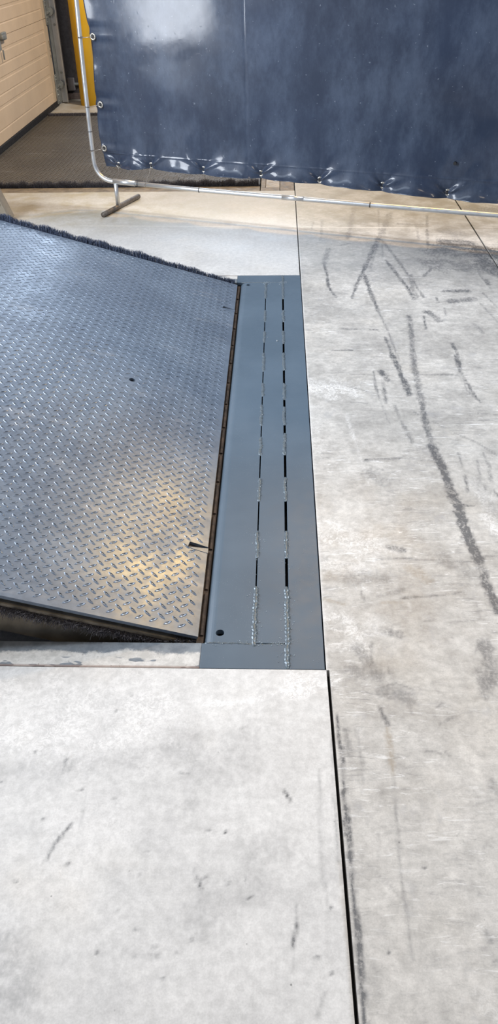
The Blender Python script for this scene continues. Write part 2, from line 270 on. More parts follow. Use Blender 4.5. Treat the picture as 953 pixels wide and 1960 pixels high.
# ---------------------------------------------------------------- floor slab
MARKS = [(0,.35,[(.441,4.593,.0265),(.407,4.34,.0255),(.363,4.041,.024)]),(0,.35,[(.576,4.569,.0094),(.547,4.263,.0091),(.538,4.021,.0085),(.516,3.771,.0081)]),(0,.55,[(.525,4.055,.0303),(.459,3.802,.0243),(.41,3.601,.0201),(.361,3.416,.0151),(.328,3.257,.0112)]),(0,.4,[(.634,4.488,.0345),(.58,4.262,.0339),(.525,4.055,.0326)]),(0,.3,[(.527,4.022,.0158),(.482,3.832,.0147),(.442,3.628,.0141)]),(0,.6,[(.404,3.587,.0186),(.41,3.441,.018),(.417,3.267,.0177),(.428,3.107,.017)]),(0,.7,[(.428,3.107,.0039),(.442,2.959,.0036),(.451,2.783,.0034),(.458,2.648,.0033)]),(0,.6,[(.427,2.859,.0088),(.435,2.746,.012),(.442,2.64,.015)]),(0,.45,[(.541,4.005,.0162),(.569,3.831,.0149),(.594,3.626,.0145),(.616,3.464,.0136),(.638,3.265,.013)]),(0,.6,[(.527,3.727,.0174),(.555,3.544,.0172),(.582,3.388,.0145),(.59,3.242,.014)]),(0,.4,[(.62,3.53,.0268),(.602,3.363,.0269),(.599,3.242,.0262)]),(0,.5,[(.548,3.063,.0207),(.535,2.898,.0197),(.518,2.746,.0191),(.509,2.623,.0185)]),(0,.35,[(.259,3.898,.028),(.228,3.688,.0268)]),(0,.65,[(.228,3.688,.0123),(.235,3.522,.0116),(.233,3.392,.0134),(.259,3.269,.013)]),(0,.4,[(.202,4.345,.0094),(.186,4.217,.0092)]),(0,.3,[(.249,4.381,.0138),(.228,4.028,.0129)]),(0,.3,[(.309,3.945,.0134),(.375,3.985,.0135)]),(0,.5,[(.831,4.444,.0137),(.786,4.151,.013),(.752,3.889,.0123)]),(0,.5,[(.739,3.738,.0139),(.717,3.596,.0172),(.676,3.516,.0169)]),(0,.7,[(.85,3.982,.0984),(.952,3.964,.098)]),(0,.5,[(.808,3.857,.14),(.945,3.824,.1389)]),(0,.4,[(.749,3.68,.1443),(.938,3.635,.1426)]),(0,.75,[(1.002,3.853,.1539),(1.073,3.792,.1518)]),(0,.7,[(1.123,4.555,.154),(1.234,4.512,.1527)]),(0,.6,[(.982,3.705,.1001),(1.022,3.565,.0971)]),(0,.35,[(.657,4.297,.0221),(.777,4.276,.022)]),(0,.3,[(.747,4.259,.0134),(.724,4.018,.0128)]),(0,.3,[(.884,4.184,.0814),(.937,4.114,.0802)]),(0,.6,[(.741,3.336,.0294),(.841,3.335,.0293)]),(0,.5,[(.747,3.217,.0433),(.84,3.239,.0435)]),(0,.6,[(.608,3.062,.0087),(.598,2.937,.0084)]),(0,.6,[(.632,3.106,.0329),(.649,3.073,.0259),(.661,3.019,.0256)]),(0,.5,[(.692,3.265,.0113),(.69,3.206,.0112)]),(0,.5,[(.707,3.149,.0044),(.698,3.062,.0043)]),(0,.5,[(.936,3.677,.0055),(.932,3.512,.0061),(.946,3.358,.0059)]),(0,.5,[(.9,3.31,.0064),(.929,3.147,.0062)]),(0,.5,[(.866,3.193,.0047),(.896,2.997,.0045)]),(0,.5,[(.952,3.472,.019),(.943,3.408,.0187)]),(0,.55,[(.678,2.801,.0125),(.681,2.709,.0111),(.673,2.622,.0108)]),(0,.5,[(.252,2.94,.0081),(.406,2.929,.0081)]),(0,.4,[(.463,2.922,.0081),(.504,2.914,.008)]),(0,.6,[(.216,2.744,.0073),(.291,2.743,.0073)]),(0,.3,[(.797,2.977,.0162),(.814,2.896,.0158)]),(0,.75,[(.437,2.699,.017),(.446,2.578,.0191),(.456,2.481,.0197),(.458,2.389,.0211)]),(0,.45,[(.511,2.699,.0238),(.504,2.562,.0229),(.497,2.434,.0222),(.493,2.33,.0216)]),(0,.55,[(.493,2.33,.0186),(.486,2.193,.0204),(.486,2.066,.0216)]),(0,.8,[(.486,2.066,.024),(.495,1.96,.0247),(.501,1.851,.0255),(.506,1.75,.0263),(.51,1.678,.0273)]),(0,.6,[(.671,2.698,.013),(.665,2.561,.0121),(.673,2.465,.0102),(.68,2.389,.0092),(.691,2.338,.0072)]),(0,.5,[(.658,2.561,.0033),(.66,2.434,.0039),(.681,2.36,.0038)]),(0,.55,[(.354,2.57,.0061),(.35,2.45,.0062),(.355,2.359,.006)]),(0,.4,[(.355,2.359,.003),(.369,2.199,.0029)]),(0,.65,[(.38,2.57,.0196),(.395,2.497,.0192)]),(0,.5,[(.379,2.481,.0089),(.373,2.33,.0086)]),(0,.35,[(.399,2.316,.0122),(.412,2.192,.0121),(.427,2.084,.0117)]),(0,.6,[(.262,2.45,.0058),(.314,2.419,.0057)]),(0,.5,[(.254,2.342,.0044),(.31,2.333,.0044)]),(0,.3,[(.276,2.546,.0066),(.351,2.542,.0066)]),(0,.35,[(.502,2.545,.0131),(.679,2.537,.0131)]),(0,.75,[(.272,1.985,.0057),(.374,1.992,.0058)]),(0,.45,[(.374,1.994,.0035),(.479,1.981,.0035)]),(0,.35,[(.391,2.029,.0056),(.478,2.054,.0056)]),(0,.6,[(.46,2.274,.0061),(.471,2.253,.0061)]),(0,.4,[(.515,2.206,.0035),(.543,2.173,.0034)]),(0,.55,[(.568,2.141,.0035),(.626,2.085,.0031),(.671,2.013,.003)]),(0,.45,[(.66,2.22,.0055),(.721,2.213,.0054)]),(0,.3,[(.669,2.267,.0071),(.73,2.254,.0071)]),(0,.5,[(.559,2.024,.006),(.558,1.949,.0058)]),(0,.55,[(.556,1.905,.0074),(.549,1.82,.0072)]),(0,.45,[(.608,1.983,.0044),(.597,1.883,.0047),(.601,1.831,.0046)]),(0,.45,[(.633,2.024,.0112),(.636,1.95,.0099),(.625,1.873,.0097)]),(0,.5,[(.622,1.831,.0088),(.629,1.8,.0087)]),(0,.7,[(.516,1.758,.006),(.55,1.752,.006)]),(0,.15,[(.595,1.873,.0543),(.609,1.712,.0512)]),(1,.75,[(.13,2.45,.1239),(.235,2.435,.1231)]),(1,.5,[(.234,2.26,.0145),(.249,2.102,.0138)]),(1,.4,[(.249,2.102,.0055),(.272,1.849,.0051)]),(1,.5,[(.577,1.873,.0412),(.598,1.693,.0386)]),(1,.3,[(.131,2.301,.0423),(.132,1.981,.0382)]),(0,.25,[(.284,1.914,.0509),(.31,1.871,.0501)]),(0,.85,[(.504,1.724,.0272),(.511,1.623,.026),(.516,1.513,.0249)]),(0,.7,[(.516,1.513,.0227),(.52,1.434,.0223),(.526,1.367,.0205),(.525,1.332,.0202)]),(0,.45,[(.295,1.573,.0172),(.332,1.56,.0171)]),(0,.65,[(.257,1.522,.0041),(.338,1.525,.0042),(.401,1.519,.0041),(.521,1.513,.0041)]),(0,.6,[(.526,1.537,.0025),(.57,1.536,.0025)]),(0,.5,[(.308,1.379,.0072),(.411,1.391,.007),(.458,1.403,.007)]),(0,.25,[(.254,1.386,.0136),(.312,1.409,.0138)]),(2,.5,[(.122,1.373,.0115),(.168,1.355,.0114)]),(2,.35,[(.257,1.364,.0116),(.302,1.364,.0116)]),(0,.4,[(.245,1.273,.0202),(.288,1.257,.0201)]),(0,.3,[(.237,1.273,.0037),(.308,1.301,.0038)]),(0,.4,[(.405,1.299,.0027),(.487,1.309,.0027)]),(0,.5,[(.219,1.23,.0066),(.211,1.147,.0063)]),(0,.3,[(.185,1.214,.0265),(.204,1.171,.0244),(.214,1.129,.024)]),(0,.4,[(.467,1.224,.0402),(.474,1.133,.0385)]),(0,.7,[(.251,1.159,.0037),(.251,1.141,.0037)]),(0,.4,[(.21,1.4,.0066),(.217,1.371,.0066)]),(0,.25,[(.193,1.453,.0471),(.265,1.446,.0469)]),(0,.5,[(.347,1.302,.002),(.372,1.305,.002)]),(0,.2,[(.433,1.52,.048),(.501,1.465,.0469)]),(1,.55,[(.134,1.628,.1323),(.183,1.611,.1185),(.239,1.559,.1161)]),(1,.4,[(.139,1.5,.0487),(.217,1.485,.0484)]),(1,.55,[(.133,1.299,.0681),(.209,1.273,.0672)]),(1,.5,[(.133,1.22,.0384),(.203,1.214,.0383)]),(1,.7,[(.578,1.706,.0347),(.594,1.641,.0339)]),(1,.9,[(.196,1.43,.0027),(.199,1.406,.0027)]),(1,.9,[(.214,1.426,.0057),(.22,1.408,.0057)]),(2,.35,[(.338,1.486,.03),(.379,1.448,.0295)]),(1,.5,[(.322,1.365,.0025),(.32,1.336,.0025)]),(0,.2,[(.481,1.367,.0103),(.48,1.31,.01)]),(0,.28,[(.228,1.091,.0345),(.287,1.075,.0342)]),(0,.55,[(.225,1.103,.0027),(.261,1.115,.0029),(.295,1.098,.0029)]),(0,.5,[(.277,1.064,.0028),(.284,1.035,.0028)]),(0,.55,[(.217,1.052,.0094),(.231,1.007,.0092)]),(2,.55,[(.228,.997,.0102),(.227,.93,.0098),(.226,.888,.0096)]),(0,.4,[(.226,.883,.0028),(.223,.83,.0027),(.22,.784,.0026)]),(0,.85,[(.128,1.032,.0043),(.128,.972,.0055),(.132,.919,.0066)]),(0,.9,[(.132,.919,.0065),(.128,.846,.0078),(.126,.766,.009)]),(0,.4,[(.113,.972,.0025),(.107,.828,.0023)]),(0,.45,[(.163,.996,.0017),(.167,.939,.0016),(.163,.846,.0016)]),(0,.3,[(.144,.993,.0111),(.145,.929,.0107)]),(0,.5,[(.298,.946,.003),(.334,.938,.003)]),(0,.6,[(.335,.943,.004),(.343,.936,.004)]),(0,.4,[(.338,1.052,.0054),(.351,1.063,.0054)]),(0,.4,[(.198,.851,.0017),(.254,.861,.0017)]),(0,.4,[(.45,1.147,.0269),(.442,1.084,.0261)]),(0,.4,[(.369,.829,.0012),(.406,.84,.0012)]),(0,.5,[(.17,.929,.0013),(.172,.91,.0012)]),(1,.8,[(.051,1.117,.0551),(.11,1.121,.0551)]),(1,.4,[(.118,1.118,.0169),(.141,1.124,.017)]),(0,.3,[(.338,1.012,.0073),(.366,1.028,.0074)]),(0,.3,[(.175,1.148,.0422),(.219,1.137,.0419)]),(0,.75,[(.13,.91,.0097),(.128,.85,.0095),(.13,.781,.0091),(.129,.716,.0087)]),(0,.8,[(.129,.716,.0088),(.129,.638,.0084),(.131,.597,.0082)]),(0,.8,[(.131,.597,.0074),(.13,.549,.0088),(.128,.484,.0101),(.128,.466,.0115)]),(0,.35,[(.113,.979,.0046),(.111,.85,.0043),(.107,.716,.004)]),(2,.25,[(.109,.716,.0096),(.114,.583,.0088),(.114,.484,.0082)]),(0,.55,[(.228,.887,.0013),(.219,.761,.0012),(.215,.658,.0012),(.214,.557,.0011)]),(0,.35,[(.164,.705,.0013),(.214,.651,.0012)]),(0,.4,[(.084,.899,.0013),(.08,.758,.0012),(.082,.656,.0012)]),(0,.4,[(.183,.769,.0012),(.179,.718,.0012)]),(0,.95,[(.257,.708,.0034),(.259,.707,.0034)]),(0,.95,[(.176,.567,.0032),(.178,.567,.0032)]),(0,.9,[(.087,.637,.0031),(.088,.636,.0031)]),(0,.8,[(.084,.536,.0031),(.085,.535,.0031)]),(0,.9,[(.064,.559,.0025),(.065,.558,.0025)]),(0,.9,[(.35,.559,.0029),(.351,.559,.0029)]),(0,.5,[(.375,.753,.0015),(.366,.734,.0015)]),(0,.55,[(.072,.506,.001),(.059,.473,.001)]),(0,.4,[(.336,.859,.0017),(.345,.864,.0017)]),(0,.35,[(.295,.569,.0017),(.336,.576,.0017)]),(0,.3,[(.345,.602,.0076),(.346,.588,.0075)]),(1,.4,[(.315,.511,.0335),(.334,.48,.0328)]),(0,.3,[(.413,.88,.019),(.418,.856,.0187)]),(0,.75,[(-.405,.913,.0028),(-.404,.883,.0028)]),(0,.4,[(-.394,.911,.0029),(-.395,.884,.0028)]),(0,.5,[(-.366,.778,.0065),(-.378,.757,.0064),(-.39,.73,.0061),(-.398,.704,.006)]),(0,.35,[(-.349,.806,.002),(-.352,.771,.002)]),(0,.3,[(-.198,.907,.0027),(-.19,.895,.0027)]),(0,.4,[(-.179,.888,.003),(-.161,.884,.003)]),(0,.75,[(-.131,.681,.0029),(-.122,.663,.0029)]),(0,.6,[(-.123,.679,.0019),(-.112,.685,.0019)]),(0,.4,[(-.131,.681,.0018),(-.136,.697,.0018)]),(0,.9,[(.019,.852,.0041),(.023,.84,.004)]),(0,.75,[(.027,.837,.0027),(.029,.831,.0027)]),(0,.9,[(.035,.609,.0034),(.028,.573,.0033)]),(0,.5,[(.036,.64,.0017),(.033,.609,.0017)]),(0,.4,[(.028,.573,.0011),(.026,.532,.0011)]),(0,.4,[(-.083,.629,.0024),(-.09,.617,.0023)]),(0,.5,[(.071,.506,.0016),(.059,.474,.0015)]),(0,.45,[(.083,.881,.0013),(.079,.714,.0012),(.085,.63,.0012)]),(0,.4,[(-.051,1.014,.0029),(-.054,.996,.0034),(-.071,.99,.0034)]),(0,.7,[(-.522,.86,.0033),(-.521,.86,.0033)]),(0,.15,[(-.123,.66,.0118),(-.117,.614,.0115)]),(0,.12,[(-.108,.614,.0701),(-.047,.674,.0722),(-.012,.738,.075)]),(0,.12,[(-.094,.893,.0864),(-.056,.958,.0893)]),(0,.13,[(-.528,.881,.0479),(-.448,.89,.0481),(-.375,.9,.0488),(-.308,.913,.0492),(-.235,.93,.0497),(-.155,.965,.0505)]),(0,.12,[(-.197,.964,.0433),(-.15,.908,.0414),(-.155,.817,.0394)]),(0,.18,[(-.438,.568,.0537),(-.393,.527,.061),(-.385,.459,.0583)]),(0,.2,[(-.22,.552,.0084),(-.181,.553,.0084)]),(1,.95,[(-.143,1.051,.0147),(-.103,1.055,.0147),(-.059,1.063,.0147),(-.001,1.081,.0148)]),(1,.9,[(.029,1.093,.0464),(.108,1.118,.0468)]),(1,.5,[(-.565,1.009,.2018),(-.418,1.003,.2051),(-.26,1.015,.2056)]),(1,.25,[(-.307,.786,.146),(-.359,.731,.1416)]),(0,.9,[(-.441,.669,.0043),(-.44,.668,.0043)]),(0,.9,[(-.087,.766,.0038),(-.087,.766,.0038)]),(0,.9,[(-.117,.77,.0032),(-.116,.77,.0032)]),(0,.9,[(-.279,.557,.0025),(-.278,.557,.0025)]),(0,.9,[(-.04,.652,.0029),(-.039,.651,.0029)]),(0,.9,[(.064,.558,.0039),(.065,.557,.0039)]),(0,.9,[(.084,.535,.0038),(.085,.534,.0038)]),(0,.9,[(-.328,1.031,.003),(-.327,1.031,.003)]),(0,.9,[(-.421,.785,.003),(-.42,.784,.003)]),(0,.9,[(-.364,.847,.0032),(-.363,.847,.0032)]),(0,.9,[(.088,.636,.0042),(.089,.635,.0042)]),(0,.9,[(-.228,.685,.0023),(-.228,.684,.0023)]),(0,.9,[(-.258,.624,.0022),(-.258,.623,.0022)]),(0,.9,[(-.131,.58,.0021),(-.13,.579,.0021)]),(0,.9,[(-.15,.56,.0021),(-.15,.56,.0021)]),(0,.9,[(-.222,.594,.0021),(-.221,.593,.0021)]),(0,.9,[(-.381,.547,.0019),(-.381,.547,.0019)]),(0,.9,[(-.356,.703,.0023),(-.356,.702,.0023)]),(0,.9,[(-.472,.93,.002),(-.471,.929,.002)]),(0,.9,[(-.302,1.073,.0023),(-.301,1.072,.0023)]),(0,.9,[(-.171,.522,.002),(-.17,.521,.002)]),(0,.9,[(-.189,.568,.0016),(-.188,.568,.0016)]),(0,.9,[(-.043,.647,.0023),(-.042,.647,.0023)]),(0,.9,[(-.298,.83,.0019),(-.297,.83,.0019)]),(0,.9,[(-.359,.7,.0017),(-.358,.699,.0017)]),(0,.9,[(-.222,.729,.0018),(-.221,.728,.0018)]),(0,.9,[(-.076,.673,.0024),(-.076,.673,.0024)]),(0,.9,[(-.05,.68,.0018),(-.049,.68,.0018)])]

def build_floor():
    xs = sorted(set([round(v, 4) for v in list(np.arange(-4.0, -2.1, .25)) + [WX, -2.0] + list(np.arange(-1.95, -.62, .0125)) + list(np.arange(-.62, 1.25, .0055)) + list(np.arange(1.25, 2, .05)) + list(np.arange(2, 9.1, .5))]))
    xs = [v for v in xs if all(abs(v - b) > .002 for b in (.1135, .12, .108, .1145, FX, 1.033, 1.041, -2.0))] + [.108, .1135, .12, 1.033, 1.041, -2.0]
    xs = np.array(sorted(xs))
    ys = [-6, -4, -2, -1, 0]; yv = .3
    while yv < 5.6: ys.append(yv); yv += .0035 + .0022 * max(0, yv - .45)
    ys += list(np.arange(5.8, 9.2, .2)) + [10, 12, 15]
    brk = [FY0 - .002, FY1 + .002, FY0 + DY - .06, 7.47]
    ys = np.array(sorted([v for v in ys if all(abs(v - b) > .0025 for b in brk)] + brk))
    X, Y = np.meshgrid(xs, ys)                        # rows = y
    dark = np.zeros_like(X); lite = np.zeros_like(X); brown = np.zeros_like(X)
    ch = [dark, lite, brown]
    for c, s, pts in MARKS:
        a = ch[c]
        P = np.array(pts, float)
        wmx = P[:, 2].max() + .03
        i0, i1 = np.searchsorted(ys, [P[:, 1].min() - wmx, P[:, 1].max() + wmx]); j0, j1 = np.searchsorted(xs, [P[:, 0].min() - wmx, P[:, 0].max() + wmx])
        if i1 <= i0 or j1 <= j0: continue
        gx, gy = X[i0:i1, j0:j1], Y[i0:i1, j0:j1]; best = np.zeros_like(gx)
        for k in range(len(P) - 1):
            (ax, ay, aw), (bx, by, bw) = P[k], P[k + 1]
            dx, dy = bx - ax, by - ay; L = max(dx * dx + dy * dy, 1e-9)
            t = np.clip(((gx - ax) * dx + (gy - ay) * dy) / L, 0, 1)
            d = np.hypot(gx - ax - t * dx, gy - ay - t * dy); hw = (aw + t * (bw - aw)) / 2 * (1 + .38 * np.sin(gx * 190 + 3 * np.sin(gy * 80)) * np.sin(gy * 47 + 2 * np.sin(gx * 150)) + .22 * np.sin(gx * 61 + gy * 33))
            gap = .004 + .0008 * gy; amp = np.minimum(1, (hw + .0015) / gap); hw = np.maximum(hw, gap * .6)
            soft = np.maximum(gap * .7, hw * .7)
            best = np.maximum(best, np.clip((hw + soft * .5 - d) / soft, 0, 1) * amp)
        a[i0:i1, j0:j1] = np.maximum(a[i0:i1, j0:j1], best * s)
    # the main joint drifts a few millimetres towards the camera
    Xw = X + np.where(Y < 1.16, .0085 * (1.16 - Y) / .7, 0) * np.exp(-((X - .117) / .12) ** 2) * (Y > -.5)
    nx, ny = len(xs), len(ys)
    cx = (xs[:-1] + xs[1:]) / 2; cy = (ys[:-1] + ys[1:]) / 2; CX, CY = np.meshgrid(cx, cy)
    def near(v, a, b): return (v > a) & (v < b)
    kind = np.zeros(CX.shape, int)
    kind[near(CX, .1135, .12) & (CY < FY0)] = 1
    kind[near(CX, .108, .1135) & (CY > FY1 + .002)] = 1
    kind[near(CX, .108, .1135) & near(CY, FY0 - .002, FY1 + .002)] = 2
    kind[near(CX, 1.033, 1.041)] = 1
    kind[near(CX, -2.0, .108) & near(CY, FY0 - .002, FY1 + .002)] = 2
    kind[near(CX, -2.0, .108) & near(CY, FY0 + DY - .06, 7.47)] = 2
    idx = np.arange(nx * ny).reshape(ny, nx)
    keep = kind == 0
    q = np.stack([idx[:-1, :-1], idx[:-1, 1:], idx[1:, 1:], idx[1:, :-1]], -1)[keep]
    V = np.stack([Xw.ravel(), Y.ravel(), np.zeros(nx * ny)], -1)
    verts = [V]; faces = [q]; nv = len(V); side = []
    depth = {1: -.035, 2: -.6}
    def wall(a, b, d):
        nonlocal nv
        verts.append(np.array([V[a], V[b], [V[b][0], V[b][1], d], [V[a][0], V[a][1], d]])); side.append([nv, nv + 3, nv + 2, nv + 1]); nv += 4
    for i in range(ny - 1):
        row = kind[i]
        for j in np.nonzero(row[:-1] != row[1:])[0]:
            a, b = row[j], row[j + 1]
            if a and b: continue
            if a == 0: wall(idx[i, j + 1], idx[i + 1, j + 1], depth[b])
            else: wall(idx[i + 1, j + 1], idx[i, j + 1], depth[a])
    for i in np.nonzero((kind[:-1] != kind[1:]).any(axis=1))[0]:
        for j in np.nonzero(kind[i] != kind[i + 1])[0]:
            a, b = kind[i, j], kind[i + 1, j]
            if a and b: continue
            if a == 0: wall(idx[i + 1, j + 1], idx[i + 1, j], depth[b])
            else: wall(idx[i + 1, j], idx[i + 1, j + 1], depth[a])
    for (x0, x1, y0, y1, z) in ((-2.0, .12, FY0 - .002, FY1 + .002, -.6), (-2.0, .12, FY0 + DY - .06, 7.47, -.6)):
        verts.append(np.array([[x0, y0, z], [x1, y0, z], [x1, y1, z], [x0, y1, z]])); side.append([nv, nv + 1, nv + 2, nv + 3]); nv += 4
    V = np.concatenate(verts); F = np.concatenate([q, np.array(side)])
    me = bpy.data.meshes.new('floor'); me.vertices.add(len(V)); me.vertices.foreach_set('co', V.astype('f').ravel())
    me.loops.add(F.size); me.loops.foreach_set('vertex_index', F.ravel().astype('i'))
    me.polygons.add(len(F)); me.polygons.foreach_set('loop_start', (np.arange(len(F)) * 4).astype('i')); me.polygons.foreach_set('loop_total', np.full(len(F), 4, 'i'))
    me.update(calc_edges=True); me.validate()
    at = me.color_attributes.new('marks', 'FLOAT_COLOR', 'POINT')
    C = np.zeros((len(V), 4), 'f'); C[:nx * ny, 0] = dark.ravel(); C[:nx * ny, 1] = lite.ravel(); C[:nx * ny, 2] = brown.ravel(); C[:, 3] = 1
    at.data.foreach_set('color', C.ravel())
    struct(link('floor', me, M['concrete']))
build_floor()
# dark sealant lying low inside the slab joints
bm = bmesh.new()
box(bm, .105, .150, -6, FY0 - .003, -.034, -.020); box(bm, .1085, .113, FY1 + .003, 15, -.034, -.006); box(bm, 1.0335, 1.0405, -6, 15, -.034, -.008)
struct(link('trim_1', from_bm(bm), M['joint']))

# ---------------------------------------------------------------- rear frame of the near leveler
fr = thing('leveler_rear_frame', 'slate grey painted steel plate with two welded slots, right of the raised deck', 'steel frame')
def hole_cutter(holes, z0=-.1, z1=.1):
    bm = bmesh.new()
    for x, y, r in holes: prism(bm, [(x + r * math.cos(2 * PI * k / 28), y + r * math.sin(2 * PI * k / 28)) for k in range(28)], z0, z1)
    return from_bm(bm)
# nose bar: flat plate with a rounded, turned-down left edge
def nose(x0, x1, y0, y1, R=.027, t=.014, drop=.05, z=0):
    prof = []
    for k in range(9):
        a = PI / 2 + k / 8 * PI / 2; prof.append((x0 + R + R * math.cos(a), z - R + R * math.sin(a)))
    prof += [(x0, z - drop), (x0 + t, z - drop)]
    for k in range(9):
        a = PI - k / 8 * PI / 2; r = R - t; prof.append((x0 + R + r * math.cos(a), z - R + r * math.sin(a)))
    prof += [(x1, z - t), (x1, z)]
    bm = bmesh.new(); A = [bm.verts.new((x, y0, zz)) for x, zz in prof]; B = [bm.verts.new((x, y1, zz)) for x, zz in prof]; n = len(prof)
    for i in range(n): bm.faces.new((A[i], A[(i + 1) % n], B[(i + 1) % n], B[i]))
    bm.faces.new(A); bm.faces.new(B[::-1]); return from_bm(bm)
me = boolean_cut(nose(NX, SX1 - .0018, PY0 + .001, PY1 - .001), hole_cutter([(-.125, 1.258, .0100), (-.124, 3.418, .0105)]))
nb = part('nose_bar', me, M['paint'], fr)
part('middle_bar', boxm(SX1 + .0018, SX2 - .0036, PY0 + .001, PY1 - .001, -.014, 0, bev=.0012), M['paint'], fr)
part('back_bar', boxm(SX2 + .0036, FX, FY0, FY1, -.014, 0, bev=.0012), M['paint'], fr)
part('end_plate', boxm(NX - .002, SX2 + .0036, FY0, PY0 - .0005, -.014, -.0004, bev=.001), M['paint'], fr)
part('end_plate', boxm(NX - .016, SX2 + .0036, PY1 + .0005, FY1, -.014, -.0004, bev=.001), M['paint'], fr)
part('backing_bar', boxm(NX + .03, FX - .005, FY0 + .01, FY1 - .01, -.045, -.03), M['black'], fr)
for y0, y1, yi, x1 in ((FY0, PY0, PY0, NX - .0025), (PY1, FY1, PY1, NX - .0165)):
    bm = bmesh.new(); box(bm, -2.0, x1, y0, y1, -.010, -.0005, bev=.001)
    lo, hi = (yi - .008, yi) if yi == PY0 else (yi, yi + .008)
    box(bm, -2.0, x1, lo, hi, -.16, -.0102)
    part('curb_angle', from_bm(bm), M['chipped'], fr, label='chipped grey and pale curb angle')
def bead(x, ya, yb, r0, wob=.0011, along='y', yc=None, big=0):
    n = max(6, int(abs(yb - ya) / .0035)); bm = bmesh.new(); rings = []
    ph = random.uniform(0, 9); off = 0
    for i in range(n + 1):
        t = i / n; off += random.uniform(-wob, wob); off *= .9
        r = r0 * (random.uniform(.82, 1.18) + .10 * math.sin(i * 1.9 + ph)) * (.45 + .55 * min(1, min(t, 1 - t) * n / 2.5))
        h = r * random.uniform(.6, .9); pos = ya + (yb - ya) * t; ring = []
        for k in range(9):
            a = PI * k / 8; c, s_ = math.cos(a) * r + off, math.sin(a) * h - .0015 + random.uniform(-1, 1) * r0 * .09
            ring.append(bm.verts.new((x + c, pos, s_) if along == 'y' else (pos, yc + c, s_)))
        rings.append(ring)
    for i in range(n):
        for k in range(8): bm.faces.new((rings[i][k], rings[i][k + 1], rings[i + 1][k + 1], rings[i + 1][k]))
        bm.faces.new((rings[i][8], rings[i][0], rings[i + 1][0], rings[i + 1][8]))
    bm.faces.new(rings[0]); bm.faces.new(rings[-1]); return from_bm(bm)
W1 = [(3.26, 3.445), (3.01, 3.128), (2.813, 2.918), (2.567, 2.723), (2.379, 2.479), (2.183, 2.324), (2.006, 2.116), (1.768, 1.885), (1.522, 1.636), (1.218, 1.417)]
W2 = [(3.253, 3.540), (3.009, 3.128), (2.801, 2.922), (2.576, 2.723), (2.357, 2.478), (2.187, 2.31), (2.009, 2.138), (1.769, 1.891), (1.522, 1.636), (1.151, 1.416)]
for x, W in ((SX1, W1), (SX2, W2)):
    for a, b in W:
        part('weld_bead', bead(x, a, b, .0056 if b > 1.5 else .0064), M['weld'], fr, True)
part('weld_bead', bead(0, NX + .004, SX1 - .004, .0030, along='x', yc=PY0 + .001), M['weld'], fr, True)
part('weld_bead', bead(0, SX1 + .006, SX2 - .006, .0018, along='x', yc=PY0), M['weld'], fr, True)
part('weld_bead', bead(0, NX + .004, SX1, .0042, along='x', yc=PY1), M['weld'], fr, True)
part('weld_bead', bead(0, SX1, SX2 - .004, .0030, along='x', yc=PY1), M['weld'], fr, True)
bm = bmesh.new()
def spat(x, y, r):
    v = bmesh.ops.create_icosphere(bm, subdivisions=1, radius=r)['verts']; bmesh.ops.translate(bm, vec=(x, y, r * .1), verts=v)
for _ in range(220):
    x = random.choice([SX1, SX2, SX2]) + random.gauss(0, .011); y = random.choice([random.uniform(1.17, 1.62), random.uniform(1.17, 1.40), 3.44 + random.gauss(0, .01)])
    if y < PY0 and x < SX1 + .03: continue
    spat(x, min(y, 3.53), random.uniform(.0006, .0016))
for _ in range(50): spat(random.uniform(NX + .01, SX2), PY0 + random.gauss(0, .004), random.uniform(.0006, .0015))
for _ in range(30): spat(random.uniform(.05, .10), random.uniform(1.17, 1.55), random.uniform(.0005, .001))
spat(.004, 2.825, .004); spat(-.033, 2.86, .002)
o = part('weld_spatter', from_bm(bm), M['spatter'], fr); o['kind'] = 'stuff'

